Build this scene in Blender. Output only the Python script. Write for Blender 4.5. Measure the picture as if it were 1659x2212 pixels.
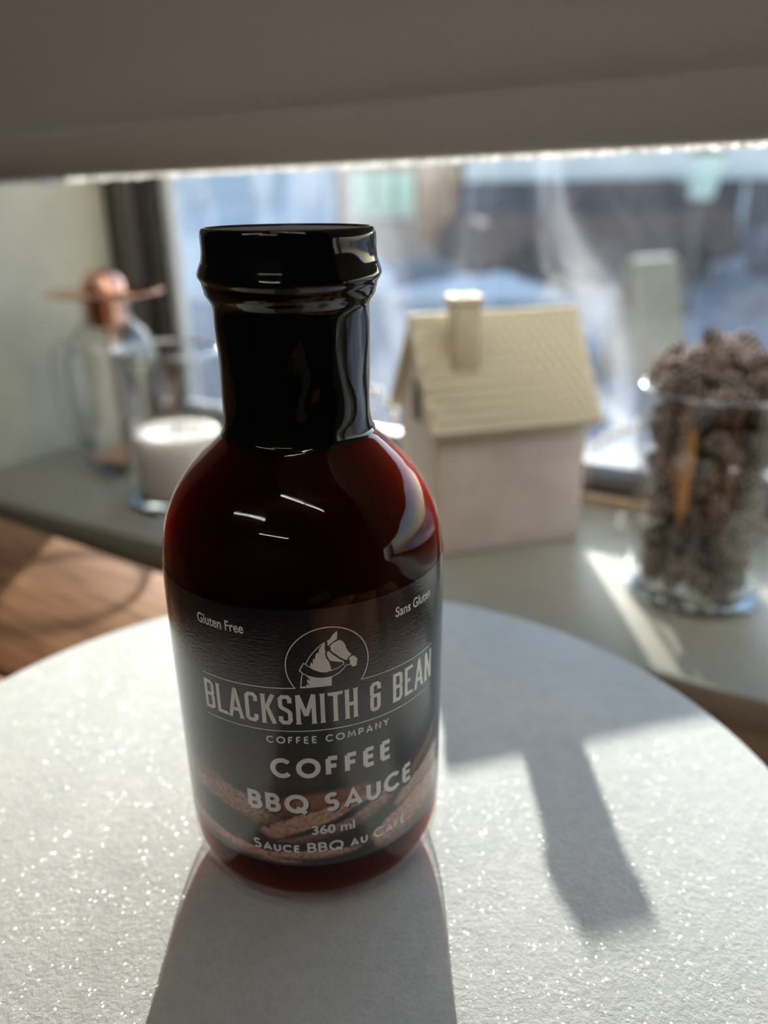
import bpy, bmesh, math, random
from mathutils import Vector, Matrix
from mathutils.geometry import tessellate_polygon

for _o in list(bpy.data.objects):
    bpy.data.objects.remove(_o)
scene = bpy.context.scene
COL = scene.collection
random.seed(7)

# ------------------------------------------------------------------ camera, world, sun, exposure
W_PX, H_PX, F_PX = 1659.0, 2212.0, 1700.0
PITCH, ROLL, CAM_H = math.radians(22.14), math.radians(-0.63), 0.1607
_fw = Vector((0, math.cos(PITCH), -math.sin(PITCH)))
_up = Vector((0, math.sin(PITCH), math.cos(PITCH)))
_rt = Vector((1, 0, 0))
_r2 = _rt * math.cos(ROLL) + _up * math.sin(ROLL)
_u2 = -_rt * math.sin(ROLL) + _up * math.cos(ROLL)
cam_data = bpy.data.cameras.new('camera')
cam = bpy.data.objects.new('camera', cam_data)
COL.objects.link(cam)
cam.matrix_world = Matrix(((_r2.x, _u2.x, -_fw.x, 0), (_r2.y, _u2.y, -_fw.y, 0), (_r2.z, _u2.z, -_fw.z, CAM_H), (0, 0, 0, 1)))
cam_data.sensor_fit = 'VERTICAL'
cam_data.lens = 6.86
cam_data.sensor_height = 6.86 * H_PX / F_PX
cam_data.sensor_width = 6.86 * W_PX / F_PX
cam_data.clip_start = 0.01
cam_data.clip_end = 300
cam_data.dof.use_dof = True
cam_data.dof.focus_distance = 0.163
cam_data.dof.aperture_fstop = 1.85
scene.camera = cam

SUN_ELEV, SUN_AZ = math.radians(16.35), math.radians(-0.4)      # azimuth from +y towards +x
SUN_DIR = Vector((math.sin(SUN_AZ) * math.cos(SUN_ELEV), math.cos(SUN_AZ) * math.cos(SUN_ELEV), math.sin(SUN_ELEV)))
sun_data = bpy.data.lights.new('sun', 'SUN')
sun_data.energy = 13.2
sun_data.angle = math.radians(0.53)
sun_data.color = (1.0, 0.955, 0.88)
sun = bpy.data.objects.new('sun', sun_data)
COL.objects.link(sun)
sun.location = SUN_DIR * 30
sun.rotation_euler = SUN_DIR.to_track_quat('Z', 'Y').to_euler()

world = bpy.data.worlds.new('sky')
scene.world = world
world.use_nodes = True
_wn = world.node_tree
_wn.nodes.clear()
_sky = _wn.nodes.new('ShaderNodeTexSky')
_sky.sky_type = 'NISHITA'
_sky.sun_disc = False
_sky.sun_elevation = SUN_ELEV
_sky.sun_rotation = SUN_AZ
_sky.air_density = 1.0
_sky.dust_density = 0.6
_sky.ozone_density = 1.3
_bg = _wn.nodes.new('ShaderNodeBackground')
_bg.inputs['Strength'].default_value = 0.55
_wo = _wn.nodes.new('ShaderNodeOutputWorld')
_wn.links.new(_sky.outputs[0], _bg.inputs[0])
_wn.links.new(_bg.outputs[0], _wo.inputs[0])

LAMP_STRENGTH = 20.0
scene.view_settings.view_transform = 'Standard'
scene.view_settings.look = 'None'
scene.view_settings.exposure = 0.0
scene.view_settings.gamma = 1.0
scene.view_settings.use_curve_mapping = False
scene.cycles.sample_clamp_indirect = 6.0
scene.cycles.max_bounces = 6
scene.cycles.diffuse_bounces = 3
scene.cycles.glossy_bounces = 3
scene.cycles.volume_bounces = 1
scene.cycles.transparent_max_bounces = 16
scene.cycles.use_adaptive_sampling = True
scene.cycles.adaptive_threshold = 0.15
scene.cycles.adaptive_min_samples = 16
scene.cycles.caustics_refractive = False


# ------------------------------------------------------------------ helpers
def link(o, parent=None):
    COL.objects.link(o)
    if parent is not None:
        o.parent = parent
    return o


def obj(name, bm, mat, parent=None, smooth=None, loc=None):
    me = bpy.data.meshes.new(name)
    bmesh.ops.recalc_face_normals(bm, faces=bm.faces[:])
    bm.to_mesh(me)
    bm.free()
    if mat is not None:
        me.materials.append(mat)
    if smooth is not None:
        for p in me.polygons:
            p.use_smooth = True
        me.set_sharp_from_angle(angle=math.radians(smooth))
    o = bpy.data.objects.new(name, me)
    if loc is not None:
        o.location = loc
    return link(o, parent)


def thing(name, label, cat, loc=(0, 0, 0), rotz=0.0, group=None):
    o = bpy.data.objects.new(name, None)
    o.empty_display_size = 0.02
    o.location = loc
    o.rotation_euler = (0, 0, rotz)
    link(o)
    return tag(o, label, cat, group)


def tag(o, label, cat, group=None):
    o['label'] = label
    o['category'] = cat
    if group:
        o['group'] = group
    return o


def struct(o, label=None):
    o['kind'] = 'structure'
    if label:
        o['label'] = label
    return o


def add_box(bm, lo, hi, bev=0.0, seg=2, mtx=None):
    c = [(lo[i] + hi[i]) / 2 for i in range(3)]
    s = [abs(hi[i] - lo[i]) for i in range(3)]
    r = bmesh.ops.create_cube(bm, size=1.0)
    vs = r['verts']
    bmesh.ops.scale(bm, vec=s, verts=vs)
    bmesh.ops.translate(bm, vec=c, verts=vs)
    if bev > 0:
        es = list({e for v in vs for e in v.link_edges})
        n = bmesh.ops.bevel(bm, geom=es, offset=bev, segments=seg, affect='EDGES', profile=0.5)
        vs = list(set(n['verts']) | {v for v in vs if v.is_valid})
    if mtx is not None:
        bmesh.ops.transform(bm, matrix=mtx, verts=vs)
    return vs


def box(name, lo, hi, mat, parent=None, bev=0.0, seg=2, mtx=None, smooth=None):
    bm = bmesh.new()
    add_box(bm, lo, hi, bev, seg, mtx)
    return obj(name, bm, mat, parent, smooth if smooth else (40 if bev else None))


def add_lathe(bm, prof, segs=64, cap0=True, cap1=True, mtx=None):
    rings = []
    for r, z in prof:
        if r < 1e-6:
            rings.append([bm.verts.new((0, 0, z))])
        else:
            rings.append([bm.verts.new((r * math.cos(2 * math.pi * i / segs), r * math.sin(2 * math.pi * i / segs), z)) for i in range(segs)])
    for a, b in zip(rings[:-1], rings[1:]):
        for i in range(segs):
            j = (i + 1) % segs
            if len(a) == 1 and len(b) == 1:
                continue
            if len(a) == 1:
                bm.faces.new((a[0], b[i], b[j]))
            elif len(b) == 1:
                bm.faces.new((a[i], a[j], b[0]))
            else:
                bm.faces.new((a[i], a[j], b[j], b[i]))
    if cap0 and len(rings[0]) > 1:
        bm.faces.new(rings[0][::-1])
    if cap1 and len(rings[-1]) > 1:
        bm.faces.new(rings[-1])
    if mtx is not None:
        bmesh.ops.transform(bm, matrix=mtx, verts=[v for rr in rings for v in rr])


def lathe(name, prof, mat, parent=None, segs=64, cap0=True, cap1=True, smooth=35, mtx=None, loc=None):
    bm = bmesh.new()
    add_lathe(bm, prof, segs, cap0, cap1, mtx)
    return obj(name, bm, mat, parent, smooth, loc)


def add_tube(bm, pts, r, seg=8, closed=False, rad=None):
    pts = [Vector(p) for p in pts]
    n = len(pts)
    rings = []
    prev = None
    for i, p in enumerate(pts):
        if closed:
            t = pts[(i + 1) % n] - pts[i - 1]
        else:
            t = pts[min(i + 1, n - 1)] - pts[max(i - 1, 0)]
        t.normalize()
        if prev is None:
            a = Vector((0, 0, 1)) if abs(t.z) < 0.9 else Vector((1, 0, 0))
            x = t.cross(a).normalized()
        else:
            x = (prev - t * prev.dot(t)).normalized()
        prev = x
        y = t.cross(x)
        rr = rad[i] if rad else r
        rings.append([bm.verts.new(p + (x * math.cos(2 * math.pi * k / seg) + y * math.sin(2 * math.pi * k / seg)) * rr) for k in range(seg)])
    m = n if closed else n - 1
    for i in range(m):
        a, b = rings[i], rings[(i + 1) % n]
        for k in range(seg):
            bm.faces.new((a[k], a[(k + 1) % seg], b[(k + 1) % seg], b[k]))
    if not closed:
        bm.faces.new(rings[0][::-1])
        bm.faces.new(rings[-1])


def spline(pts, n=8):
    pts = [Vector(p) for p in pts]
    out = []
    for i in range(len(pts) - 1):
        p0 = pts[max(i - 1, 0)]
        p1, p2 = pts[i], pts[i + 1]
        p3 = pts[min(i + 2, len(pts) - 1)]
        for k in range(n):
            t = k / n
            out.append(0.5 * ((2 * p1) + (p2 - p0) * t + (2 * p0 - 5 * p1 + 4 * p2 - p3) * t * t + (3 * p1 - p0 - 3 * p2 + p3) * t ** 3))
    out.append(pts[-1])
    return out


def prism(bm, poly, a, b, axis='y', mtx=None):
    """polygon (p,q) extruded from a to b; axis y: (p,a,q), axis x: (a,p,q), axis z: (p,q,a)"""
    def P(p, q, t):
        return {'y': (p, t, q), 'x': (t, p, q), 'z': (p, q, t)}[axis]
    v0 = [bm.verts.new(P(p, q, a)) for p, q in poly]
    v1 = [bm.verts.new(P(p, q, b)) for p, q in poly]
    n = len(poly)
    bm.faces.new(v0)
    bm.faces.new(v1[::-1])
    for i in range(n):
        bm.faces.new((v0[i], v1[i], v1[(i + 1) % n], v0[(i + 1) % n]))
    if mtx is not None:
        bmesh.ops.transform(bm, matrix=mtx, verts=v0 + v1)


# ------------------------------------------------------------------ materials
class NT:
    def __init__(self, name):
        self.m = bpy.data.materials.new(name)
        self.m.use_nodes = True
        self.t = self.m.node_tree
        self.t.nodes.clear()
        self.out = self.t.nodes.new('ShaderNodeOutputMaterial')

    def n(self, kind, **kw):
        nd = self.t.nodes.new('ShaderNode' + kind)
        for k, v in kw.items():
            if k.startswith('i_'):
                nd.inputs[k[2:].replace('_', ' ')].default_value = v
            elif k.startswith('x_'):
                nd.inputs[int(k[2:])].default_value = v
            else:
                setattr(nd, k, v)
        return nd

    def l(self, a, b):
        self.t.links.new(a, b)

    def surf(self, sock):
        self.l(sock, self.out.inputs['Surface'])
        return self.m

    def coords(self, scale=(1, 1, 1), which='Object', rot=(0, 0, 0), loc=(0, 0, 0)):
        tc = self.n('TexCoord')
        mp = self.n('Mapping')
        mp.inputs['Scale'].default_value = scale
        mp.inputs['Rotation'].default_value = rot
        mp.inputs['Location'].default_value = loc
        self.l(tc.outputs[which], mp.inputs['Vector'])
        return mp.outputs[0]

    def noise(self, vec, scale, detail=4.0, rough=0.55, dist=0.0):
        nd = self.n('TexNoise')
        nd.inputs['Scale'].default_value = scale
        nd.inputs['Detail'].default_value = detail
        nd.inputs['Roughness'].default_value = rough
        nd.inputs['Distortion'].default_value = dist
        if vec is not None:
            self.l(vec, nd.inputs['Vector'])
        return nd.outputs['Fac']

    def ramp(self, fac, stops):
        nd = self.n('ValToRGB')
        el = nd.color_ramp.elements
        while len(el) < len(stops):
            el.new(0.5)
        for e_, (p, c) in zip(el, stops):
            e_.position = p
            e_.color = (c[0], c[1], c[2], 1)
        self.l(fac, nd.inputs[0])
        return nd.outputs[0]

    def math(self, op, a, b=None, clamp=False):
        nd = self.n('Math', operation=op, use_clamp=clamp)
        for i, v in enumerate((a, b)):
            if v is None:
                continue
            if isinstance(v, (int, float)):
                nd.inputs[i].default_value = v
            else:
                self.l(v, nd.inputs[i])
        return nd.outputs[0]

    def mixc(self, fac, a, b):
        nd = self.n('Mix', data_type='RGBA')
        for i, v in ((0, fac), (6, a), (7, b)):
            if isinstance(v, (int, float)):
                nd.inputs[i].default_value = v
            elif isinstance(v, tuple):
                nd.inputs[i].default_value = (v[0], v[1], v[2], 1)
            else:
                self.l(v, nd.inputs[i])
        return nd.outputs[2]

    def bump(self, h, strength=0.3, dist=0.001):
        nd = self.n('Bump')
        nd.inputs['Strength'].default_value = strength
        nd.inputs['Distance'].default_value = dist
        self.l(h, nd.inputs['Height'])
        return nd.outputs[0]

    def principled(self, color=None, rough=0.5, metal=0.0, spec=0.5, normal=None, **kw):
        b = self.n('BsdfPrincipled')
        if color is not None:
            if isinstance(color, tuple):
                b.inputs['Base Color'].default_value = (color[0], color[1], color[2], 1)
            else:
                self.l(color, b.inputs['Base Color'])
        if isinstance(rough, (int, float)):
            b.inputs['Roughness'].default_value = rough
        else:
            self.l(rough, b.inputs['Roughness'])
        b.inputs['Metallic'].default_value = metal
        b.inputs['Specular IOR Level'].default_value = spec
        if normal is not None:
            self.l(normal, b.inputs['Normal'])
        for k, v in kw.items():
            b.inputs[k.replace('_', ' ')].default_value = v
        return b.outputs[0]


def plain(name, color, rough=0.5, metal=0.0, spec=0.5, nscale=60.0, var=0.12, bump=0.0, bdist=0.0005, stretch=(1, 1, 1)):
    t = NT(name)
    v = t.coords(stretch)
    f = t.noise(v, nscale)
    lo = tuple(c * (1 - var) for c in color)
    hi = tuple(min(1, c * (1 + var)) for c in color)
    col = t.ramp(f, [(0.3, lo), (0.7, hi)])
    nm = t.bump(f, bump, bdist) if bump else None
    return t.surf(t.principled(col, rough, metal, spec, nm))


def thin_glass(name, tint=(1, 1, 1), rough=0.0, f0=0.04, gain=1.0, edge=1.0):
    """clear thin-walled glass: Fresnel reflection over straight transmission"""
    t = NT(name)
    lw = t.n('LayerWeight')
    lw.inputs['Blend'].default_value = 0.5
    p5 = t.math('POWER', lw.outputs['Facing'], 5.0)
    fac = t.math('MULTIPLY_ADD', p5, (1 - f0) * gain)
    fac.node.inputs[2].default_value = f0
    tr = t.n('BsdfTransparent')
    p3 = t.math('POWER', lw.outputs['Facing'], 3.0)        # longer path through the wall where it turns edge-on
    t.l(t.mixc(p3, tuple(tint), tuple(c * c * edge for c in tint)), tr.inputs[0])
    gl = t.n('BsdfGlossy')
    gl.inputs['Roughness'].default_value = rough
    mx = t.n('MixShader')
    t.l(fac, mx.inputs[0])
    t.l(tr.outputs[0], mx.inputs[1])
    t.l(gl.outputs[0], mx.inputs[2])
    return t.surf(mx.outputs[0])


def marble_mat():
    t = NT('white_marble')
    v = t.coords()
    big = t.noise(v, 14, 6, 0.6, 0.6)
    mid = t.noise(v, 260, 4, 0.65)
    fine = t.noise(v, 900, 3, 0.6)
    c1 = t.ramp(big, [(0.30, (0.50, 0.51, 0.49)), (0.50, (0.57, 0.57, 0.545)), (0.70, (0.60, 0.60, 0.575))])
    c2 = t.ramp(t.math('ADD', t.math('MULTIPLY', mid, 0.5), t.math('MULTIPLY', fine, 0.5)), [(0.38, (0.87, 0.88, 0.88)), (0.60, (1, 1, 1))])
    mul = t.n('Mix', data_type='RGBA', blend_type='MULTIPLY')
    mul.inputs[0].default_value = 1.0
    t.l(c1, mul.inputs[6])
    t.l(c2, mul.inputs[7])
    hsum = t.math('ADD', t.math('MULTIPLY', mid, 0.6), t.math('MULTIPLY', fine, 0.5))
    nm = t.bump(hsum, 0.42, 0.0006)
    base = t.principled(mul.outputs[2], 0.5, 0, 0.05, nm)
    # crystal facets: every cell of the stone has its own tilt, a few of them flash
    vo = t.n('TexVoronoi', feature='F1')
    vo.inputs['Scale'].default_value = 2400
    vo.inputs['Randomness'].default_value = 1.0
    t.l(v, vo.inputs['Vector'])
    sub = t.n('VectorMath', operation='SUBTRACT')
    sub.inputs[1].default_value = (0.5, 0.5, 0.5)
    t.l(vo.outputs['Color'], sub.inputs[0])
    sc = t.n('VectorMath', operation='SCALE')
    sc.inputs['Scale'].default_value = 1.5
    t.l(sub.outputs[0], sc.inputs[0])
    geo = t.n('NewGeometry')
    ad = t.n('VectorMath', operation='ADD')
    t.l(geo.outputs['Normal'], ad.inputs[0])
    t.l(sc.outputs[0], ad.inputs[1])
    no = t.n('VectorMath', operation='NORMALIZE')
    t.l(ad.outputs[0], no.inputs[0])
    gl = t.n('BsdfGlossy')
    gl.inputs['Roughness'].default_value = 0.22
    t.l(no.outputs[0], gl.inputs['Normal'])
    mx = t.n('MixShader')
    mx.inputs[0].default_value = 0.010
    t.l(base, mx.inputs[1])
    t.l(gl.outputs[0], mx.inputs[2])
    return t.surf(mx.outputs[0])


def wood_mat(name, dark, mid, light, scale=9.0, rough=0.55):
    t = NT(name)
    tc = t.n('TexCoord')
    oi = t.n('ObjectInfo')
    off = t.n('VectorMath', operation='MULTIPLY_ADD')
    cmb = t.n('CombineXYZ')
    for i in range(3):
        t.l(oi.outputs['Random'], cmb.inputs[i])
    off.inputs[1].default_value = (3.7, 9.1, 5.3)
    t.l(cmb.outputs[0], off.inputs[0])
    t.l(tc.outputs['Object'], off.inputs[2])
    mp = t.n('Mapping')
    mp.inputs['Scale'].default_value = (1.2, 14, 14)
    t.l(off.outputs[0], mp.inputs[0])
    f = t.noise(mp.outputs[0], scale, 6, 0.6, 0.8)
    mp2 = t.n('Mapping')
    mp2.inputs['Scale'].default_value = (2.0, 5, 5)
    t.l(off.outputs[0], mp2.inputs[0])
    g = t.noise(mp2.outputs[0], 4.0, 3, 0.5, 1.5)
    s = t.math('ADD', t.math('MULTIPLY', f, 0.6), t.math('MULTIPLY', g, 0.4))
    col = t.ramp(s, [(0.32, dark), (0.5, mid), (0.66, light)])
    return t.surf(t.principled(col, rough, 0, 0.03, t.bump(f, 0.2, 0.0004)))


M = {}
M['marble'] = marble_mat()
M['wood'] = wood_mat('oiled_wood', (0.09, 0.040, 0.018), (0.25, 0.118, 0.055), (0.36, 0.19, 0.092))
M['pale_wood'] = wood_mat('pedestal_wood', (0.25, 0.16, 0.09), (0.4, 0.27, 0.16), (0.5, 0.36, 0.22))
M['sill'] = plain('olive_grey_sill_paint', (0.35, 0.345, 0.275), 0.36, 0, 0.5, 30, 0.08, 0.05)
M['wall'] = plain('warm_grey_wall_paint', (0.60, 0.58, 0.48), 0.8, 0, 0.3, 40, 0.05, 0.1)
M['room_wall'] = plain('dim_room_wall_paint', (0.13, 0.12, 0.115), 0.85, 0, 0.2, 12, 0.1, 0.1)
M['ceiling'] = plain('ceiling_paint', (0.20, 0.19, 0.18), 0.9, 0, 0.2, 12, 0.06, 0.1)
M['floor'] = plain('brown_floor_boards', (0.075, 0.05, 0.035), 0.5, 0, 0.4, 6, 0.3, 0.1, 0.001, (1, 8, 1))
M['frame'] = plain('dark_brown_window_frame', (0.035, 0.030, 0.027), 0.32, 0, 0.5, 40, 0.15, 0.05)
M['rail_pale'] = plain('brushed_aluminium_track', (0.18, 0.20, 0.26), 0.5, 0.0, 0.5, 80, 0.1, 0.05)
M['trim_wood'] = plain('window_bead_wood', (0.30, 0.19, 0.10), 0.5, 0, 0.4, 50, 0.2, 0.05)
M['bead_grey'] = plain('grey_brown_frame_bead', (0.10, 0.088, 0.085), 0.3, 0, 0.5, 40, 0.12)
M['gasket'] = plain('pale_grey_gasket', (0.62, 0.64, 0.66), 0.3, 0, 0.5, 60, 0.06)
M['copper'] = plain('polished_copper', (0.75, 0.40, 0.28), 0.16, 1.0, 0.5, 40, 0.08)
M['wire'] = plain('copper_wire', (0.72, 0.50, 0.36), 0.25, 1.0, 0.5, 200, 0.1)
M['chrome'] = plain('silvered_bulb', (0.92, 0.90, 0.86), 0.06, 1.0, 0.6, 200, 0.03)
M['glass'] = thin_glass('clear_glassware', (0.98, 0.985, 0.985), 0.0, 0.07, 1.0, 0.92)
M['glass_edge'] = thin_glass('thick_glass_edge', (0.93, 0.95, 0.97), 0.09, 0.30, 1.0, 0.8)
def solid_glass():
    t = NT('solid_clear_glass')
    g_ = t.n('BsdfGlass')
    g_.inputs['Color'].default_value = (0.96, 0.98, 1.0, 1)
    g_.inputs['Roughness'].default_value = 0.0
    g_.inputs['IOR'].default_value = 1.46
    return t.surf(g_.outputs[0])


M['solid_glass'] = solid_glass()
M['bottle_glass'] = thin_glass('bottle_glass', (0.99, 0.985, 0.98), 0.0, 0.04)
M['black_foil'] = None


def black_plastic():
    t = NT('black_shrink_plastic')
    v = t.coords((1, 1, 0.25))
    f = t.noise(v, 130, 3, 0.5, 0.6)
    return t.surf(t.principled((0.0035, 0.0035, 0.004), 0.045, 0, 0.5, t.bump(f, 0.10, 0.0006)))


M['black_plastic'] = black_plastic()
M['lid_top'] = plain('grey_black_lid_metal', (0.12, 0.115, 0.115), 0.35, 0, 0.5, 90, 0.15)


def sauce_mat():
    """cloudy red-brown liquid: light is scattered and absorbed inside it"""
    t = NT('red_brown_barbecue_sauce')
    tr = t.n('BsdfTransparent')
    sc = t.n('VolumeScatter')
    sc.inputs['Color'].default_value = (1.0, 0.60, 0.42, 1)
    sc.inputs['Density'].default_value = 72.0
    sc.inputs['Anisotropy'].default_value = 0.7
    ab = t.n('VolumeAbsorption')
    ab.inputs['Color'].default_value = (0.89, 0.52, 0.15, 1)
    ab.inputs['Density'].default_value = 1300.0
    ad = t.n('AddShader')
    t.l(sc.outputs[0], ad.inputs[0])
    t.l(ab.outputs[0], ad.inputs[1])
    t.l(ad.outputs[0], t.out.inputs['Volume'])
    return t.surf(tr.outputs[0])


M['sauce'] = sauce_mat()


def wax_mat():
    t = NT('white_candle_wax')
    b = t.n('BsdfPrincipled')
    f = t.noise(t.coords(), 90, 3)
    t.l(t.ramp(f, [(0.3, (0.66, 0.62, 0.58)), (0.7, (0.73, 0.70, 0.66))]), b.inputs['Base Color'])
    b.inputs['Roughness'].default_value = 0.45
    b.inputs['Subsurface Weight'].default_value = 1.0
    b.inputs['Subsurface Radius'].default_value = (1.0, 0.8, 0.6)
    b.inputs['Subsurface Scale'].default_value = 0.008
    return t.surf(b.outputs[0])


M['wax'] = wax_mat()
M['wick'] = plain('charred_wick', (0.03, 0.025, 0.02), 0.9, 0, 0.2, 400, 0.3)


def blind_mat():
    t = NT('grey_blind_fabric')
    v = t.coords((1, 1, 1))
    w = t.noise(v, 900, 2, 0.6)
    g = t.noise(t.coords((40, 40, 400)), 4, 3, 0.6)
    f = t.math('ADD', t.math('MULTIPLY', w, 0.6), t.math('MULTIPLY', g, 0.4))
    col = t.ramp(f, [(0.3, (0.50, 0.46, 0.42)), (0.7, (0.58, 0.54, 0.50))])
    d = t.principled(col, 0.9, 0, 0.1)
    tr = t.n('BsdfTranslucent')
    t.l(col, tr.inputs[0])
    mx = t.n('MixShader')
    mx.inputs[0].default_value = 0.006
    t.l(d, mx.inputs[1])
    t.l(tr.outputs[0], mx.inputs[2])
    return t.surf(mx.outputs[0])


M['blind'] = blind_mat()


def fray_mat():
    t = NT('loose_blind_threads')
    d = t.n('BsdfDiffuse')
    d.inputs[0].default_value = (0.6, 0.57, 0.54, 1)
    tr = t.n('BsdfTranslucent')
    f = t.noise(t.coords(), 500, 2)
    t.l(t.ramp(f, [(0.4, (0.55, 0.52, 0.5)), (0.6, (0.98, 0.97, 0.95))]), tr.inputs[0])
    mx = t.n('MixShader')
    mx.inputs[0].default_value = 0.7
    t.l(d.outputs[0], mx.inputs[1])
    t.l(tr.outputs[0], mx.inputs[2])
    return t.surf(mx.outputs[0])


M['fray'] = fray_mat()


def pane_mat():
    """window glass with a film of dust and wipe marks that scatters the low sun"""
    t = NT('dusty_window_glass')
    lw = t.n('LayerWeight')
    p5 = t.math('POWER', lw.outputs['Facing'], 5.0)
    fac = t.math('MULTIPLY_ADD', p5, 0.9)
    fac.node.inputs[2].default_value = 0.04
    tr = t.n('BsdfTransparent')
    tr.inputs[0].default_value = (0.96, 0.98, 0.98, 1)
    gl = t.n('BsdfGlossy')
    gl.inputs['Roughness'].default_value = 0.0
    mx = t.n('MixShader')
    t.l(fac, mx.inputs[0])
    t.l(tr.outputs[0], mx.inputs[1])
    t.l(gl.outputs[0], mx.inputs[2])
    n1 = t.noise(t.coords((5, 5, 1.6), rot=(0.35, 0.3, 0)), 2.2, 5, 0.6, 1.2)
    n2 = t.noise(t.coords((1, 1, 1)), 260, 2, 0.6)
    k = t.ramp(n1, [(0.36, (0.004, 0.004, 0.004)), (0.52, (0.014, 0.014, 0.014)), (0.70, (0.075, 0.075, 0.075))])
    k2 = t.ramp(n2, [(0.45, (0.75, 0.75, 0.75)), (0.72, (1.25, 1.25, 1.25))])
    kk = t.math('MULTIPLY', k, k2)
    du = t.n('BsdfTranslucent')
    du.inputs[0].default_value = (0.9, 0.93, 1.0, 1)
    m2 = t.n('MixShader')
    t.l(kk, m2.inputs[0])
    t.l(mx.outputs[0], m2.inputs[1])
    t.l(du.outputs[0], m2.inputs[2])
    return t.surf(m2.outputs[0])


M['pane'] = pane_mat()
M['print_white'] = plain('pale_print', (0.86, 0.81, 0.79), 0.13, 0, 1.0, 300, 0.04)
M['house_wall'] = plain('off_white_ceramic', (0.62, 0.55, 0.50), 0.55, 0, 0.4, 35, 0.10, 0.1)
M['house_roof'] = plain('cream_glazed_clay', (0.63, 0.56, 0.40), 0.5, 0, 0.4, 90, 0.10, 0.1)
M['house_chimney'] = plain('cream_clay_chimney', (0.53, 0.46, 0.32), 0.5, 0, 0.4, 90, 0.08, 0.1)
M['house_dark'] = plain('dark_opening', (0.10, 0.08, 0.06), 0.8, 0, 0.2, 60, 0.1)
M['stick'] = plain('golden_bark', (0.50, 0.27, 0.10), 0.6, 0, 0.3, 120, 0.3, 0.3, 0.001, (1, 1, 0.2))
M['metal_housing'] = plain('white_lamp_housing', (0.6, 0.6, 0.58), 0.5, 0, 0.4, 20, 0.04)


def cone_mat():
    t = NT('grey_brown_cone_scales')
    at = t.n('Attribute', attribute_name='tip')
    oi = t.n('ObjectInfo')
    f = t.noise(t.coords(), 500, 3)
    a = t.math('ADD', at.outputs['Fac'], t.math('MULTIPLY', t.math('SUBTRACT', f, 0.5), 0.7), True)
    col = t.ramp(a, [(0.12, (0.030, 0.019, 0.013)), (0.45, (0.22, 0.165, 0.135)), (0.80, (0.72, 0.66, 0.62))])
    col2 = t.mixc(t.math('MULTIPLY', oi.outputs['Random'], 0.18), col, (0.34, 0.21, 0.12))
    return t.surf(t.principled(col2, 0.85, 0, 0.15))


M['cone'] = cone_mat()


def lamp_mat():
    t = NT('lit_lamp_tube')
    e = t.n('Emission')
    e.inputs[0].default_value = (1.0, 0.92, 0.84, 1)
    e.inputs[1].default_value = LAMP_STRENGTH
    return t.surf(e.outputs[0])


M['lamp'] = lamp_mat()

# ------------------------------------------------------------------ room shell.  u runs along the window wall, n through it
E_ = Vector((0.8708, -0.4917, 0))
N_ = Vector((0.4917, 0.8708, 0))
F0, BK = 0.3551, 0.5592            # n of the room face of the wall, and of the window
SILL, TABLE, FLOOR, CEIL = -0.06, -0.0143, -0.76, 1.75
U0, U1, ZTOP = -0.613, 1.35, 1.25  # window opening
WM = Matrix(((E_.x, N_.x, 0, 0), (E_.y, N_.y, 0, 0), (0, 0, 1, 0), (0, 0, 0, 1)))   # (u, n, z) -> world
UL, UR, NB = -2.6, 3.2, -3.4


def wbox(name, lo, hi, mat, parent=None, bev=0.0):
    """box in window-wall axes: object carries the rotation, mesh stays axis aligned"""
    c = [(lo[i] + hi[i]) / 2 for i in range(3)]
    bm = bmesh.new()
    add_box(bm, [lo[i] - c[i] for i in range(3)], [hi[i] - c[i] for i in range(3)], bev)
    o = obj(name, bm, mat, parent, 40 if bev else None)
    o.matrix_local = Matrix.Translation(WM @ Vector(c)) @ WM
    return o


bm = bmesh.new()
add_box(bm, (UL, F0, FLOOR), (U0, BK + 0.03, CEIL))
add_box(bm, (U1, F0, FLOOR), (UR, BK + 0.03, CEIL))
add_box(bm, (U0, F0, ZTOP), (U1, BK + 0.03, CEIL))
add_box(bm, (U0, F0 + 0.012, FLOOR), (U1, BK + 0.03, SILL - 0.02))
bmesh.ops.transform(bm, matrix=WM, verts=bm.verts[:])
struct(obj('wall_window', bm, M['wall']), 'warm grey painted wall around the deep window recess')
struct(wbox('floor', (UL, NB, FLOOR - 0.05), (UR, F0, FLOOR), M['floor']))
struct(wbox('ceiling', (UL, NB, CEIL), (UR, BK, CEIL + 0.05), M['ceiling']))
struct(wbox('wall_back', (UL, NB - 0.05, FLOOR), (UR, NB, CEIL), M['room_wall']))
struct(wbox('wall_left', (UL - 0.05, NB, FLOOR), (UL, BK, CEIL), M['room_wall']))
struct(wbox('wall_right', (UR, NB, FLOOR), (UR + 0.05, BK, CEIL), M['room_wall']))

win = bpy.data.objects.new('window_1', None)
link(win)
struct(win, 'deep window recess with dark frame, dusty pane and olive grey sill')
wbox('window_sill', (U0, F0 - 0.004, SILL - 0.019), (U1, BK - 0.006, SILL), M['sill'], win, 0.003)
wbox('stile', (U0, BK, SILL), (U0 + 0.063, BK + 0.022, ZTOP), M['frame'], win, 0.003)
wbox('stile', (U1 - 0.063, BK, SILL), (U1, BK + 0.022, ZTOP), M['frame'], win, 0.003)
wbox('stile_bead', (U0 + 0.020, BK - 0.007, SILL + 0.01), (U0 + 0.042, BK, ZTOP), M['bead_grey'], win, 0.002)
wbox('gasket', (U0 + 0.063, BK + 0.010, SILL + 0.036), (U0 + 0.073, BK + 0.022, ZTOP - 0.06), M['gasket'], win, 0.001)
wbox('bead', (U0, BK - 0.010, SILL), (U1, BK, SILL + 0.010), M['trim_wood'], win, 0.002)
wbox('bottom_rail', (U0 + 0.063, BK, SILL), (U1 - 0.063, BK + 0.028, SILL + 0.021), M['frame'], win, 0.002)
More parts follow.
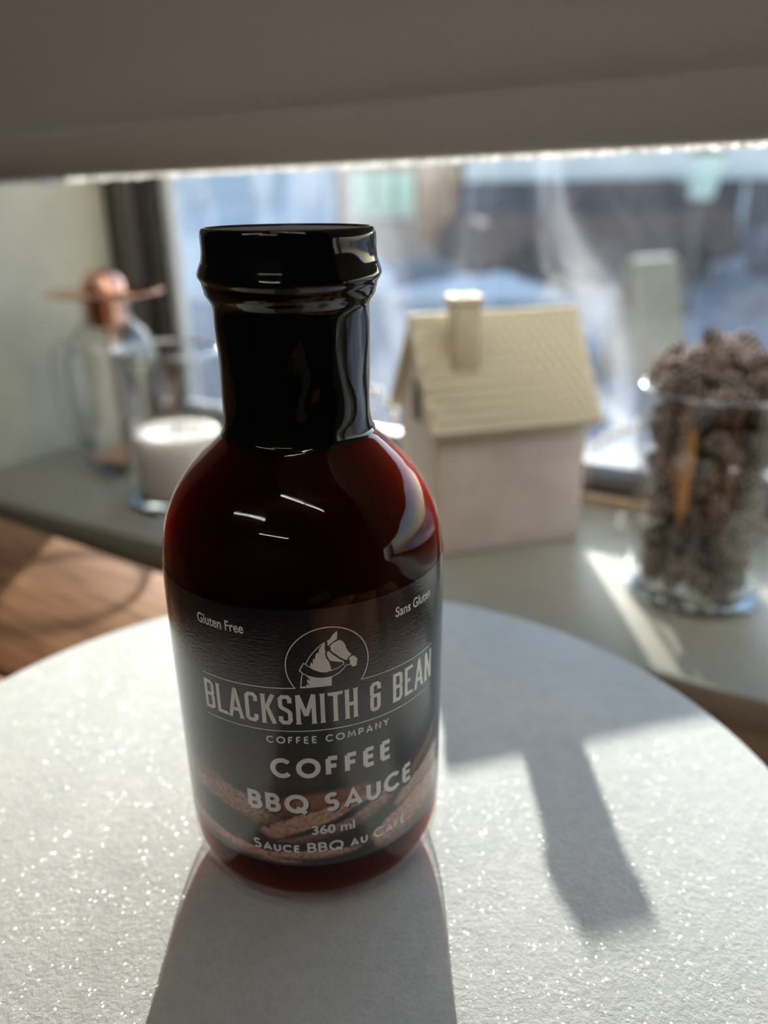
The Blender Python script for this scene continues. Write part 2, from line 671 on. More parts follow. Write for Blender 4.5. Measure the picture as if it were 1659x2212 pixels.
wbox('sash_track', (U0 + 0.063, BK + 0.004, SILL + 0.021), (U1 - 0.063, BK + 0.020, SILL + 0.031), M['rail_pale'], win, 0.003)
wbox('top_rail', (U0 + 0.063, BK, ZTOP - 0.06), (U1 - 0.063, BK + 0.028, ZTOP), M['frame'], win, 0.003)
wbox('pane', (U0 + 0.064, BK + 0.0205, SILL + 0.021), (U1 - 0.064, BK + 0.0245, ZTOP - 0.05), M['pane'], win)

# ------------------------------------------------------------------ roller blind in the mouth of the recess
bl = thing('window_blind', 'grey fabric roller blind with stitched hem lowered over the window', 'blind', WM @ Vector((0.35, F0 - 0.010, 0.1830)), math.atan2(E_.y, E_.x))
HZ = 0.0235
LB0, LB1 = U0 - 0.35 - 0.03, U1 - 0.35 + 0.03
bm = bmesh.new()
add_box(bm, (LB0, -0.0007, HZ - 0.002), (LB1, 0.0007, ZTOP - 0.1755 - 0.03))
obj('fabric', bm, M['blind'], bl)
bm = bmesh.new()
hp = [(-0.0070, HZ), (-0.0088, HZ - 0.0014), (-0.0082, HZ * 0.6), (-0.0055, 0.004), (-0.0022, 0.0008), (0.0, 0.0), (0.0022, 0.0008), (0.0045, 0.004), (0.0045, HZ)]
prism(bm, hp, LB0, LB1, 'x')
obj('hem', bm, M['blind'], bl, 50)
bl.rotation_euler[1] = -0.0173
bm = bmesh.new()
rr_ = random.Random(4)
xs_ = [LB0 + (LB1 - LB0) * i / 700 for i in range(701)]
top_ = [(bm.verts.new((x, -0.0002, 0.0004)), bm.verts.new((x, 0.0002, 0.0004))) for x in xs_]
low_ = [(bm.verts.new((x, -0.0002, -0.0015 - 0.0013 * rr_.random())), None) for x in xs_]
low_ = [(a_[0], bm.verts.new((a_[0].co.x, 0.0002, a_[0].co.z))) for a_ in low_]
for i in range(700):
    bm.faces.new((top_[i][0], top_[i + 1][0], low_[i + 1][0], low_[i][0]))
    bm.faces.new((top_[i][1], low_[i][1], low_[i + 1][1], top_[i + 1][1]))
    bm.faces.new((low_[i][0], low_[i + 1][0], low_[i + 1][1], low_[i][1]))
obj('frayed_edge', bm, M['fray'], bl)
bm = bmesh.new()
prism(bm, [(0.024 * math.cos(a * math.pi / 12), ZTOP - 0.1755 - 0.026 + 0.024 * math.sin(a * math.pi / 12)) for a in range(24)], LB0, LB1, 'x')
obj('roll', bm, M['blind'], bl, 40)

# ------------------------------------------------------------------ ceiling lamps: one mirrored in the bottle, two added as fill
def ceiling_lamp(cx, cy, ang, label):
    t = thing('ceiling_lamp', label, 'lamp', (cx, cy, CEIL - 0.061), ang, 'tube lamps on the ceiling')
    box('housing', (-0.66, -0.07, 0.03), (0.66, 0.07, 0.06), M['metal_housing'], t, 0.006)
    for s in (-1, 1):
        bm = bmesh.new()
        add_tube(bm, [(s * 0.02, 0, 0.0), (s * 0.60, 0, 0.0)], 0.02, 12)
        obj('tube', bm, M['lamp'], t, 40)
        box('socket', (s * 0.60, -0.025, -0.02), (s * 0.64, 0.025, 0.032), M['metal_housing'], t, 0.003)
    return t


ceiling_lamp(0.14, -0.74, math.atan2(-0.36, 0.69), 'tube lamp on the ceiling just behind the viewer, nearest the window')
ceiling_lamp(-1.5, -1.0, math.atan2(-0.36, 0.69), 'unseen tube lamp added as fill over the left of the room')  # added out of view to brighten the room-facing sides
ceiling_lamp(-0.9, -2.2, math.atan2(-0.36, 0.69), 'unseen tube lamp added as fill nearest the back wall')  # another added fill lamp, farther back and unseen

# ------------------------------------------------------------------ wooden table under the marble board
TANG = math.radians(-33.4)
tbl = thing('wooden_table', 'brown oiled plank table standing just in front of the window sill', 'table', (-0.1126, 0.3551, FLOOR), TANG)
TH = TABLE - FLOOR
PL = 0.097
bm = bmesh.new()
add_box(bm, (-0.95, -PL / 2 + 0.0005, -0.014), (0.55, PL / 2 - 0.0005, 0.014), 0.0022, 2)
plank0 = obj('plank', bm, M['wood'], tbl, 40)
for i in range(3):
    o = plank0 if i == 0 else plank0.copy()
    if i:
        link(o, tbl)
    o.location = (0, -PL / 2 - i * PL, TH - 0.014)
for sx in (-0.86, 0.46):
    for y in (-0.05, -0.24):
        box('leg', (sx - 0.03, y - 0.03, 0), (sx + 0.03, y + 0.03, TH - 0.028), M['wood'], tbl, 0.003)
box('apron', (-0.83, -0.055, TH - 0.10), (0.43, -0.03, TH - 0.028), M['wood'], tbl, 0.002)
box('apron', (-0.83, -0.26, TH - 0.10), (0.43, -0.235, TH - 0.028), M['wood'], tbl, 0.002)

# ------------------------------------------------------------------ marble board
MR, MT = 0.139, 0.0141
mb = lathe('marble_board', [(0, 0), (MR - 0.002, 0), (MR - 0.0006, 0.0006), (MR, 0.002), (MR, MT - 0.003), (MR - 0.0009, MT - 0.0009), (MR - 0.003, MT), (0, MT)], M['marble'], None, 160, smooth=40, loc=(-0.0216, 0.1655, -MT))
tag(mb, 'round white marble board on the wooden table under the sauce bottle', 'board')

# ------------------------------------------------------------------ sauce bottle
BX, BY = -0.0189, 0.170
bot = thing('sauce_bottle', 'glass sauce bottle with black sealed neck and dark printed label', 'bottle', (BX, BY, 0.0003))
PROF = [(0.0270, 0.0), (0.0287, 0.0006), (0.0296, 0.0016), (0.0308, 0.0032), (0.0317, 0.0048), (0.0323, 0.0066), (0.0325, 0.009), (0.0325, 0.015), (0.0326, 0.03), (0.0327, 0.048),
        (0.03285, 0.066), (0.0328, 0.078), (0.0326, 0.0838), (0.0323, 0.0868), (0.0317, 0.0908), (0.0309, 0.0937), (0.0299, 0.0961), (0.0288, 0.0983), (0.0274, 0.1005),
        (0.0258, 0.1027), (0.0240, 0.1047), (0.0221, 0.1065), (0.0201, 0.1083), (0.0183, 0.1099), (0.0170, 0.1112), (0.0161, 0.1128), (0.0157, 0.1145), (0.01565, 0.118), (0.0158, 0.128), (0.0158, 0.1385)]
PROF_S = spline([(r, z, 0) for r, z in PROF], 3)
PROF_S = [(p.x, p.y) for p in PROF_S]


def prof_r(z):
    for (r0, z0), (r1, z1) in zip(PROF_S[:-1], PROF_S[1:]):
        if z0 <= z <= z1:
            return r0 + (r1 - r0) * (z - z0) / max(1e-9, z1 - z0)
    return PROF_S[-1][0]


gb = lathe('glass_body', [(0, 0.0012), (0.020, 0.0010), (0.0255, 0.0002)] + PROF_S, M['bottle_glass'], bot, 128, True, True, 60)
# the sauce fills the bottle to within the wall; the heel of clear glass stays below it
sp = [(0, 0.0052), (0.019, 0.0048), (0.0262, 0.0040), (0.0290, 0.0046), (0.0308, 0.0062), (0.0317, 0.0085)]
sp += [(prof_r(z) - 0.0004, z) for z in [0.0102 + 0.0015 * i for i in range(70)] if z < 0.1115]
sp += [(prof_r(0.112) - 0.0008, 0.1118), (0.0148, 0.125), (0, 0.125)]
lathe('sauce', sp, M['sauce'], bot, 96, True, True, 60)
# black shrink band over cap and neck
SB = [(0.0171, 0.11165), (0.0166, 0.1124), (0.01635, 0.1136), (0.0161, 0.116), (0.01605, 0.120), (0.0162, 0.128), (0.0163, 0.1355), (0.0164, 0.1386), (0.0169, 0.1398),
      (0.0177, 0.1410), (0.0181, 0.1422), (0.0183, 0.1432), (0.0189, 0.1442), (0.0190, 0.1449), (0.01875, 0.1458), (0.0183, 0.1470), (0.0180, 0.1484), (0.01785, 0.1500), (0.0179, 0.1520), (0.0178, 0.1531),
      (0.0174, 0.1539), (0.0168, 0.1541), (0.0163, 0.1538), (0.0161, 0.1533)]
bm = bmesh.new()
SBS = [(p.x, p.y) for p in spline([(r, z, 0) for r, z in SB], 4)]
add_lathe(bm, SBS, 160, False, False)
for v in bm.verts:                          # heat-shrunk film: lightly uneven skirt and neck, scalloped seam
    a = math.atan2(v.co.y, v.co.x)
    z = v.co.z
    w = 0.00008 * math.sin(a * 5 + z * 300) + 0.00006 * math.sin(a * 9 - z * 500)
    if z < 0.114:
        v.co.z += 0.00025 * math.sin(a * 2 + 0.5)
    if 0.1415 < z < 0.147:
        v.co.z += 0.0004 * math.sin(a * 2 + 1.2)
    r = math.hypot(v.co.x, v.co.y)
    k = (r + w) / r
    v.co.x *= k
    v.co.y *= k
sb = obj('seal_band', bm, M['black_plastic'], bot, 60)
lathe('lid_top', [(0, 0.15375), (0.0150, 0.15375), (0.0162, 0.1536), (0.0162, 0.1530), (0, 0.1528)], M['lid_top'], sb, 96)

# --- label: print laid out in millimetres round the body (s to the right, z up)
def label_mat():
    t = NT('printed_paper_label')
    uv = t.n('UVMap')
    sep = t.n('SeparateXYZ')
    t.l(uv.outputs[0], sep.inputs[0])
    s = t.math('MULTIPLY', sep.outputs[0], 100.0)
    z = t.math('MULTIPLY', sep.outputs[1], 100.0)
    cmb = t.n('CombineXYZ')
    t.l(s, cmb.inputs[0])
    t.l(z, cmb.inputs[1])
    p = cmb.outputs[0]
    wob = t.noise(p, 0.35, 3, 0.5)
    wobs = t.math('MULTIPLY', t.math('SUBTRACT', wob, 0.5), 0.5)
    spk = t.noise(p, 2.6, 4, 0.75)
    grn = t.noise(p, 0.9, 4, 0.6)

    def ell(cx, cz, a, b, ang, soft=0.10):
        c, sn = math.cos(math.radians(ang)), math.sin(math.radians(ang))
        dx = t.math('SUBTRACT', s, cx)
        dz = t.math('SUBTRACT', z, cz)
        x = t.math('ADD', t.math('MULTIPLY', dx, c / a), t.math('MULTIPLY', dz, sn / a))
        y = t.math('ADD', t.math('MULTIPLY', dx, -sn / b), t.math('MULTIPLY', dz, c / b))
        d = t.math('SQRT', t.math('ADD', t.math('MULTIPLY', x, x), t.math('MULTIPLY', y, y)))
        d = t.math('ADD', d, wobs)
        mr = t.n('MapRange', interpolation_type='SMOOTHSTEP')
        mr.inputs[1].default_value = 1.0 + soft
        mr.inputs[2].default_value = 1.0 - soft
        t.l(d, mr.inputs[0])
        return mr.outputs[0], y

    def beancol(dark, lightc):
        return t.ramp(t.math('ADD', t.math('MULTIPLY', spk, 0.38), t.math('MULTIPLY', grn, 0.62)), [(0.34, dark), (0.64, lightc)])

    ink = t.ramp(t.math('DIVIDE', z, 100.0), [(0.20, (0.012, 0.012, 0.014)), (0.40, (0.018, 0.013, 0.012)), (0.52, (0.010, 0.011, 0.014)), (0.80, (0.0075, 0.010, 0.017))])
    col = ink
    amber = beancol((0.13, 0.047, 0.018), (0.36, 0.15, 0.058))
    rose = beancol((0.20, 0.085, 0.052), (0.72, 0.41, 0.29))
    tan_ = beancol((0.07, 0.028, 0.014), (0.62, 0.34, 0.18))
    deep = (0.010, 0.009, 0.009)
    for spec, cc in [((-3, 41.5, 16, 2.2, 3, 0.7), (0.05, 0.022, 0.014)), ((4, 34.2, 13.5, 3.4, 6, 0.22), amber), ((-22, 31.8, 15.5, 5.4, -6, 0.16), tan_), ((-20, 27.6, 13, 2.6, -9, 0.30), deep),
                     ((-33, 36.2, 12, 2.2, 4, 0.4), (0.20, 0.08, 0.035)),
                     ((33.5, 30.5, 11, 3.2, 14, 0.16), rose), ((33, 37.5, 9, 1.3, 32, 0.4), (0.22, 0.085, 0.035)), ((6, 28.6, 15.6, 4.6, 13, 0.07), rose), ((31, 22.8, 15.5, 5.0, 10, 0.08), rose),
                     ((-20, 19.6, 18.5, 1.9, -5, 0.16), rose), ((1.5, 19.6, 11, 1.5, 1, 0.2), rose), ((-14, 24.0, 9, 2.0, -14, 0.4), deep)]:
        m_, _y = ell(*spec)
        if not isinstance(cc, tuple):            # printed bean: its underside is printed darker
            mr_ = t.n('MapRange', interpolation_type='SMOOTHSTEP')
            mr_.inputs[1].default_value = -1.15
            mr_.inputs[2].default_value = 0.35
            t.l(_y, mr_.inputs[0])
            cc = t.mixc(mr_.outputs[0], deep, cc)
        col = t.mixc(m_, col, cc)
    m_, _ = ell(5.5, 28.2, 12.5, 0.75, 19, 0.5)
    col = t.mixc(m_, col, deep)
    m_, _ = ell(12.6, 32.8, 3.4, 0.5, 26, 0.5)
    col = t.mixc(m_, col, (0.38, 0.17, 0.05))
    m_, _ = ell(13, 31.6, 5.5, 0.7, 22, 0.5)
    col = t.mixc(m_, col, deep)
    # paper relief running round the bottle gives the broken edges of the reflections
    st_ = t.n('CombineXYZ')
    t.l(t.math('MULTIPLY', s, 0.55), st_.inputs[0])
    t.l(t.math('MULTIPLY', z, 2.2), st_.inputs[1])
    rel = t.noise(st_.outputs[0], 1.0, 3, 0.6)
    nm = t.bump(rel, 0.22, 0.0002)
    return t.surf(t.principled(col, 0.13, 0, 1.0, nm))


M['label'] = label_mat()
LZ0, LZ1 = 16.6, 83.7


def lab_r(z_mm):
    return prof_r(z_mm / 1000.0)


def on_label(s, z, lift):
    r = lab_r(z) + lift
    th = s / 32.9
    return Vector((r * math.sin(th), -r * math.cos(th), z / 1000.0))


bm = bmesh.new()
uvl = bm.loops.layers.uv.new('UVMap')
NS, NZ = 150, 48
S0, S1 = -62.0, 76.0
grid = [[(S0 + (S1 - S0) * i / NS, LZ0 + (LZ1 - LZ0) * j / NZ) for i in range(NS + 1)] for j in range(NZ + 1)]
gv = [[bm.verts.new(on_label(s, z, 0.00008)) for s, z in row] for row in grid]
for j in range(NZ):
    for i in range(NS):
        f = bm.faces.new((gv[j][i], gv[j][i + 1], gv[j + 1][i + 1], gv[j + 1][i]))
        for lp, (jj, ii) in zip(f.loops, ((j, i), (j, i + 1), (j + 1, i + 1), (j + 1, i))):
            lp[uvl].uv = (grid[jj][ii][0] / 100.0, grid[jj][ii][1] / 100.0)
label = obj('label', bm, M['label'], bot, 60)
label['label'] = 'dark printed label with pale lettering and coffee beans'


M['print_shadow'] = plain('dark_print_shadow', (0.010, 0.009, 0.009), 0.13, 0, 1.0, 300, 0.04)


class Print:
    """flat print in (s, z) millimetres, cut fine and wrapped on the label"""
    def __init__(self):
        self.bm = bmesh.new()

    def poly(self, pts):
        tris = tessellate_polygon([[Vector((p[0], p[1], 0)) for p in pts]])
        vs = [self.bm.verts.new((p[0], p[1], 0)) for p in pts]
        for a, b, c in tris:
            try:
                self.bm.faces.new((vs[a], vs[b], vs[c]))
            except ValueError:
                pass

    def line(self, pts, t, closed=False):
        P = [Vector((p[0], p[1])) for p in pts]
        n = len(P)
        L, R = [], []
        for i in range(n):
            if closed:
                a, b = P[i - 1], P[(i + 1) % n]
            else:
                a, b = P[max(i - 1, 0)], P[min(i + 1, n - 1)]
            d1 = (P[i] - a)
            d2 = (b - P[i])
            if d1.length < 1e-6:
                d1 = d2
            if d2.length < 1e-6:
                d2 = d1
            d1 = d1.normalized()
            d2 = d2.normalized()
            n1, n2 = Vector((-d1.y, d1.x)), Vector((-d2.y, d2.x))
            m = (n1 + n2)
            m = m.normalized() if m.length > 1e-3 else n1
            k = min(1.6, 1 / max(0.3, m.dot(n1)))
            L.append(P[i] + m * (t / 2 * k))
            R.append(P[i] - m * (t / 2 * k))
        vl = [self.bm.verts.new((p.x, p.y, 0)) for p in L]
        vr = [self.bm.verts.new((p.x, p.y, 0)) for p in R]
        for i in range(n if closed else n - 1):
            j = (i + 1) % n
            self.bm.faces.new((vr[i], vr[j], vl[j], vl[i]))

    def build(self, name, lift=0.00014, mat='print_white'):
        bm = self.bm
        xs = [v.co.x for v in bm.verts]
        x = math.floor(min(xs)) + 0.5
        while x < max(xs):
            bmesh.ops.bisect_plane(bm, geom=bm.verts[:] + bm.edges[:] + bm.faces[:], plane_co=(x, 0, 0), plane_no=(1, 0, 0))
            x += 0.9
        for v in bm.verts:
            v.co = on_label(v.co.x, v.co.y, lift)
        me = bpy.data.meshes.new(name)
        bm.normal_update()
        for f in bm.faces:                   # every face looks outwards
            c = f.calc_center_median()
            if f.normal.x * c.x + f.normal.y * c.y < 0:
                f.normal_flip()
        bm.to_mesh(me)
        bm.free()
        me.materials.append(M[mat])
        o = bpy.data.objects.new(name, me)
        return link(o, label)


def arc(cx, cy, rx, ry, a0, a1, n=14):
    return [(cx + rx * math.cos(math.radians(a0 + (a1 - a0) * i / n)), cy + ry * math.sin(math.radians(a0 + (a1 - a0) * i / n))) for i in range(n + 1)]


BLOCK = {
    'B': [[(0, .52), (0, 1), (.72, 1), (1, .92), (1, .6), (.8, .52), (0, .52), (0, 0), (.72, 0), (1, .08), (1, .44), (.8, .52)]],
    'L': [[(0, 1), (0, 0), (1, 0), (1, .06)]],
    'A': [[(0, 0), (.5, 1)], [(.5, 1), (1, 0)], [(.2, .27), (.8, .27)], [(.4, 1), (.6, 1)]],
    'C': [[(1, .74), (1, .92), (.75, 1), (.25, 1), (0, .92), (0, .08), (.25, 0), (.75, 0), (1, .08), (1, .24)]],
    'K': [[(0, 0), (0, 1)], [(.95, 1), (.2, .48)], [(.35, .6), (1, 0)]],
    'S': [[(1, .76), (1, .92), (.78, 1), (.22, 1), (0, .92), (0, .66), (.15, .58), (.85, .44), (1, .36), (1, .08), (.78, 0), (.22, 0), (0, .08), (0, .25)]],
    'M': [[(0, 0), (0, 1)], [(0, 1), (.5, .26)], [(.5, .26), (1, 1)], [(1, 1), (1, 0)]],
    'I': [[(.5, 0), (.5, 1)]],
    'T': [[(.5, 0), (.5, 1)], [(-.02, .95), (-.02, 1), (1.02, 1), (1.02, .95)]],
    'H': [[(0, 0), (0, 1)], [(1, 0), (1, 1)], [(0, .5), (1, .5)]],
    '&': [[(1, .76), (1, .92), (.75, 1), (.25, 1), (0, .92), (0, .62), (.2, .54), (1.2, .54)], [(.2, .54), (0, .46), (0, .08), (.25, 0), (.7, 0), (.95, .08), (.95, .54)]],
    'E': [[(1, .94), (1, 1), (0, 1), (0, 0), (1, 0), (1, .06)], [(0, .52), (.75, .52)]],
    'N': [[(0, 0), (0, 1)], [(0, 1), (1, 0)], [(1, 0), (1, 1)]],
}
SERIF = {'K': [(0, 0), (0, 1)], 'M': [(0, 0), (1, 0)], 'I': [(.5, 0), (.5, 1)], 'T': [(.5, 0)], 'H': [(0, 0), (0, 1), (1, 0), (1, 1)], 'A': [(0, 0), (1, 0)], 'L': [(0, 1)], 'N': [(0, 0), (1, 1)]}
pr = Print()
TB = 0.92
for ch, a, b in [('B', -22.0, -19.1), ('L', -18.4, -15.6), ('A', -15.4, -11.6), ('C', -11.1, -8.2), ('K', -7.4, -4.2), ('S', -3.7, -0.8), ('M', 0.0, 4.2), ('I', 5.0, 6.2), ('T', 6.8, 9.9), ('H', 10.4, 13.2),
                 ('&', 16.1, 18.8), ('B', 22.0, 24.8), ('E', 25.5, 28.2), ('A', 28.7, 32.2), ('N', 32.9, 36.0)]:
    z0, z1 = 56.4 + TB / 2, 63.8 - TB / 2
    a2, b2 = a + TB / 2, b - TB / 2
    for pl_ in BLOCK[ch]:
        q = [(a2 + (b2 - a2) * x, z0 + (z1 - z0) * y) for x, y in pl_]
        if q[0][1] in (z0, z1):
            q[0] = (q[0][0], q[0][1] + (TB / 2 if q[0][1] == z1 else -TB / 2))
        if q[-1][1] in (z0, z1) and len(pl_) == 2 and pl_[0][1] != pl_[1][1]:
            q[-1] = (q[-1][0], q[-1][1] + (TB / 2 if q[-1][1] == z1 else -TB / 2))
        pr.line(q, TB)
    for x, y in SERIF.get(ch, []):
        cx = a2 + (b2 - a2) * x
        zz = 56.4 if y == 0 else 63.8
        d = 0.5 if y == 0 else -0.5
        pr.poly([(cx - TB * .68, zz), (cx + TB * .68, zz), (cx + TB * .5, zz + d), (cx - TB * .5, zz + d)])
pr.build('brand_lettering')

GEO = {
    'C': ([arc(.5, .5, .5, .5, 42, 318, 24)], .86), 'O': ([arc(.52, .5, .52, .5, 0, 360, 32)], 1.04),
    'F': ([[(0, 0), (0, 1)], [(0, 1), (.5, 1)], [(0, .52), (.44, .52)]], .5), 'E': ([[(0, 0), (0, 1)], [(0, 1), (.5, 1)], [(0, .52), (.46, .52)], [(0, 0), (.5, 0)]], .5),
    'B': ([[(0, 0), (0, 1), (.3, 1)] + arc(.3, .76, .22, .24, 90, -90, 10) + [(0, .52)], [(.3, .52)] + arc(.32, .26, .26, .26, 90, -90, 10) + [(0, 0)]], .58),
    'Q': ([arc(.52, .5, .52, .5, 0, 360, 32), [(.5, .22), (.7, .14), (1.02, -.14)]], 1.04),
    'S': ([arc(.29, .75, .25, .25, 35, 250, 14) + arc(.28, .26, .28, .27, 70, -140, 14)], .58),
    'A': ([[(0, -.03), (.42, 1.02), (.84, -.03)], [(.16, .27), (.68, .27)]], .84), 'U': ([[(0, 1), (0, .32)] + arc(.31, .32, .31, .32, 180, 360, 14) + [(.62, 1)]], .62),
    'M': ([[(0, 0), (.16, 1), (.52, .25), (.88, 1), (1.04, 0)]], 1.04), 'P': ([[(0, 0), (0, 1), (.3, 1)] + arc(.3, .72, .25, .28, 90, -90, 10) + [(0, .44)]], .55),
    'N': ([[(0, 0), (0, 1), (.74, 0), (.74, 1)]], .74), 'Y': ([[(0, 1), (.4, .48), (.8, 1)], [(.4, .48), (.4, 0)]], .8),
    'É': ([[(0, 0), (0, 1)], [(0, 1), (.5, 1)], [(0, .52), (.46, .52)], [(0, 0), (.5, 0)], [(.2, 1.22), (.42, 1.46)]], .5), ' ': ([], .42),
}


def geo_text(pr, text, s0, s1, z0, h, t, gap=0.24, small=0.78, caps=None):
    """caps: one mark per letter, X for a full capital and x for a small one"""
    big = [(not caps) or caps[i] == 'X' for i in range(len(text))]
    inner = [((h if b else h * small) - t) for b in big]
    wid = [GEO[c][1] * k + (t if c != ' ' else 0) for c, k in zip(text, inner)]
    gaps = gap * h
    tot = sum(wid) + gaps * (len(text) - 1)
    kx = (s1 - s0) / tot
    x = s0
    for c, w, k in zip(text, wid, inner):
        for pl_ in GEO[c][0]:
            pr.line([(x + (t / 2 + px * k) * kx, z0 + t / 2 + pz * k) for px, pz in pl_], t)
        x += (w + gaps) * kx


pr = Print()
geo_text(pr, 'COFFEE COMPANY', -6.9, 20.9, 51.3, 1.9, 0.36, 0.30)
pr.build('company_lettering')
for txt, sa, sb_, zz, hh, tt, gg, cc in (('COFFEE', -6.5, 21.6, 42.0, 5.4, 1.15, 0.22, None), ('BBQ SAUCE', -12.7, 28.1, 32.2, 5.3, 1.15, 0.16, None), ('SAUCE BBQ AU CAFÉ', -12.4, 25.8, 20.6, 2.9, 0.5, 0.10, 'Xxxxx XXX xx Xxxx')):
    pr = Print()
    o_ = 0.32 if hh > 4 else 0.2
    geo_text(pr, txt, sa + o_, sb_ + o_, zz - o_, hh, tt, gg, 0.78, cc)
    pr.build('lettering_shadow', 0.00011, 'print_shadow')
pr = Print()
geo_text(pr, 'COFFEE', -6.5, 21.6, 42.0, 5.4, 1.15, 0.22)
pr.build('product_lettering')
pr = Print()
geo_text(pr, 'BBQ SAUCE', -12.7, 28.1, 32.2, 5.3, 1.15, 0.16)
pr.build('product_lettering')
pr = Print()
geo_text(pr, 'SAUCE BBQ AU CAFÉ', -12.4, 25.8, 20.6, 2.9, 0.5, 0.10, 0.78, 'Xxxxx XXX xx Xxxx')
pr.build('french_lettering')
pr = Print()
pr.line([(-21.8, 65.4), (-0.05, 65.5)] + arc(7.1, 70.7, 8.7, 8.7, 216.5, -36.5, 60) + [(36.0, 65.1)], 0.22)
pr.line([(-21.8, 54.75), (36.2, 54.4)], 0.22)
pr.build('ruled_line')
HORSE_FILLS = [[(9.21, 78.25), (9.28, 77.57), (9.14, 76.36), (8.43, 75.98), (7.89, 75.62), (7.41, 75.13), (7.21, 75.19), (7.1, 76.34), (7.66, 76.56), (8.15, 77.31), (8.7, 77.89)], [(9.71, 76.1), (10.23, 75.73), (10.82, 74.85), (11.06, 73.88), (11.45, 73.03), (12.13, 72.17), (11.56, 71.77), (11.27, 71.37), (11.19, 71.05), (10.71, 71.19), (9.64, 72.03), (8.6, 73.07), (7.7, 74.06), (7.84, 74.41), (7.67, 74.97), (8.29, 75.63), (8.96, 75.89)], [(7.09, 73.84), (7.43, 73.87), (8.06, 73.08), (9.1, 71.98), (10.49, 70.85), (10.28, 70.69), (8.53, 71.23), (7.61, 71.54), (7.11, 72.47), (6.93, 73.1)], [(12.05, 71.81), (12.61, 71.79), (13.37, 70.93), (13.19, 69.49), (12.97, 69.21), (12.26, 69.19), (11.85, 69.76), (11.71, 69.87), (11.8, 70.63), (11.54, 71.08), (11.69, 71.51)], [(6.59, 76.04), (6.61, 74.98), (6.53, 74.53), (6.7, 73.9), (6.6, 73.0), (6.83, 72.2), (7.33, 71.36), (7.56, 70.39), (7.73, 69.28), (6.58, 68.99), (5.52, 69.21), (4.23, 69.82), (3.45, 70.43), (3.54, 71.35), (3.79, 71.6), (4.05, 71.06), (4.05, 72.22), (4.25, 72.66), (4.43, 72.03), (4.64, 73.24), (5.06, 73.95), (5.2, 73.45), (5.42, 74.6), (6.17, 75.49)], [(2.59, 68.4), (3.09, 67.82), (3.3, 67.18), (2.69, 67.69), (2.66, 66.99), (3.02, 66.41), (3.37, 65.88), (2.57, 66.52), (2.5, 65.9), (1.25, 65.89), (1.19, 65.49), (7.68, 65.52), (7.8, 67.7), (6.66, 67.54), (5.46, 67.58), (4.15, 67.91)]]
HORSE_LINES = [[(2.6, 71.34), (3.32, 72.75), (4.15, 73.89), (5.24, 75.0), (6.59, 76.04)], [(2.15, 71.52), (3.34, 70.52), (4.23, 69.82), (5.52, 69.16), (6.58, 68.99), (7.72, 69.2), (9.02, 69.51), (9.85, 69.97), (10.4, 70.24), (10.31, 70.73)], [(2.15, 71.52), (1.21, 69.79), (1.96, 68.98), (3.11, 68.29), (4.28, 67.87), (5.46, 67.61), (6.66, 67.57), (8.01, 67.75), (9.39, 68.35), (10.23, 69.11), (10.88, 69.83), (11.71, 69.82)], [(1.76, 68.99), (1.51, 67.76), (1.27, 65.65)]]
pr = Print()
for q in HORSE_FILLS:
    pr.poly(q)
for q in HORSE_LINES:
    pr.line(q, 0.2)
ho = pr.build('horse_emblem')
ho['label'] = 'pale horse head emblem inside a ring'


def font_print(text, s0, s1, z0, h, name, bold=0.02):
    cu = bpy.data.curves.new('t', 'FONT')
    cu.body = text
    cu.size = 1.0
    cu.offset = bold
    cu.resolution_u = 4
    o = bpy.data.objects.new('t', cu)
    COL.objects.link(o)
    dg = bpy.context.evaluated_depsgraph_get()
    me = o.evaluated_get(dg).to_mesh()
    pr = Print()
    pr.bm.from_mesh(me)
    o.evaluated_get(dg).to_mesh_clear()
    bpy.data.objects.remove(o)
    bpy.data.curves.remove(cu)
    xs = [v.co.x for v in pr.bm.verts]
    ys = [v.co.y for v in pr.bm.verts]
    x0, x1, y1 = min(xs), max(xs), max(ys)
    for v in pr.bm.verts:
        v.co = ((v.co.x - x0) / (x1 - x0) * (s1 - s0) + s0, v.co.y / y1 * h + z0, 0)
    return pr.build(name)


font_print('Gluten Free', -21.9, -10.0, 77.75, 2.3, 'claim_lettering')
font_print('Sans Gluten', 22.9, 35.2, 77.6, 2.3, 'claim_lettering')
font_print('360 ml', 1.9, 11.8, 26.0, 2.5, 'volume_lettering')

# ------------------------------------------------------------------ ceramic house on the sill
HX, HY, HYAW = 0.0329, 0.4624, 0.2838
HW, HD, HE, HR, OX, OY = 0.1041, 0.0752, 0.0244 - SILL, 0.0894 - SILL, 0.0062, 0.0072
hs = thing('house_ornament', 'cream toy house with tiled roof and chimney on the window sill', 'ornament', (HX, HY, SILL), HYAW)
slope = math.atan2(HR - HE, HD / 2 + OY)
bm = bmesh.new()
wy = HE - 0.004 + math.tan(slope) * OY * 0.6
ap = wy + math.tan(slope) * HD / 2
prism(bm, [(0, 0), (HD, 0), (HD, wy), (HD / 2, ap), (0, wy)], 0, HW, 'x')
bmesh.ops.bevel(bm, geom=[e for e in bm.edges], offset=0.0015, segments=2, affect='EDGES')
wl = obj('house_wall', bm, M['house_wall'], hs, 40)
bm = bmesh.new()
add_box(bm, (-0.0006, HD * 0.40, 0.082), (0.0014, HD * 0.60, 0.108), 0.0004, 1)
obj('gable_window', bm, M['house_dark'], wl)
bm = bmesh.new()
rt_ = 0.0045
prism(bm, [(-OY, HE), (HD / 2, HR), (HD + OY, HE), (HD + OY - rt_ * 0.4, HE - rt_), (HD / 2, HR - rt_ * 1.6), (-OY + rt_ * 0.4, HE - rt_)], -OX, HW + OX, 'x')
bmesh.ops.bevel(bm, geom=[e for e in bm.edges], offset=0.0008, segments=2, affect='EDGES')
roof = obj('roof', bm, M['house_roof'], hs, 40)
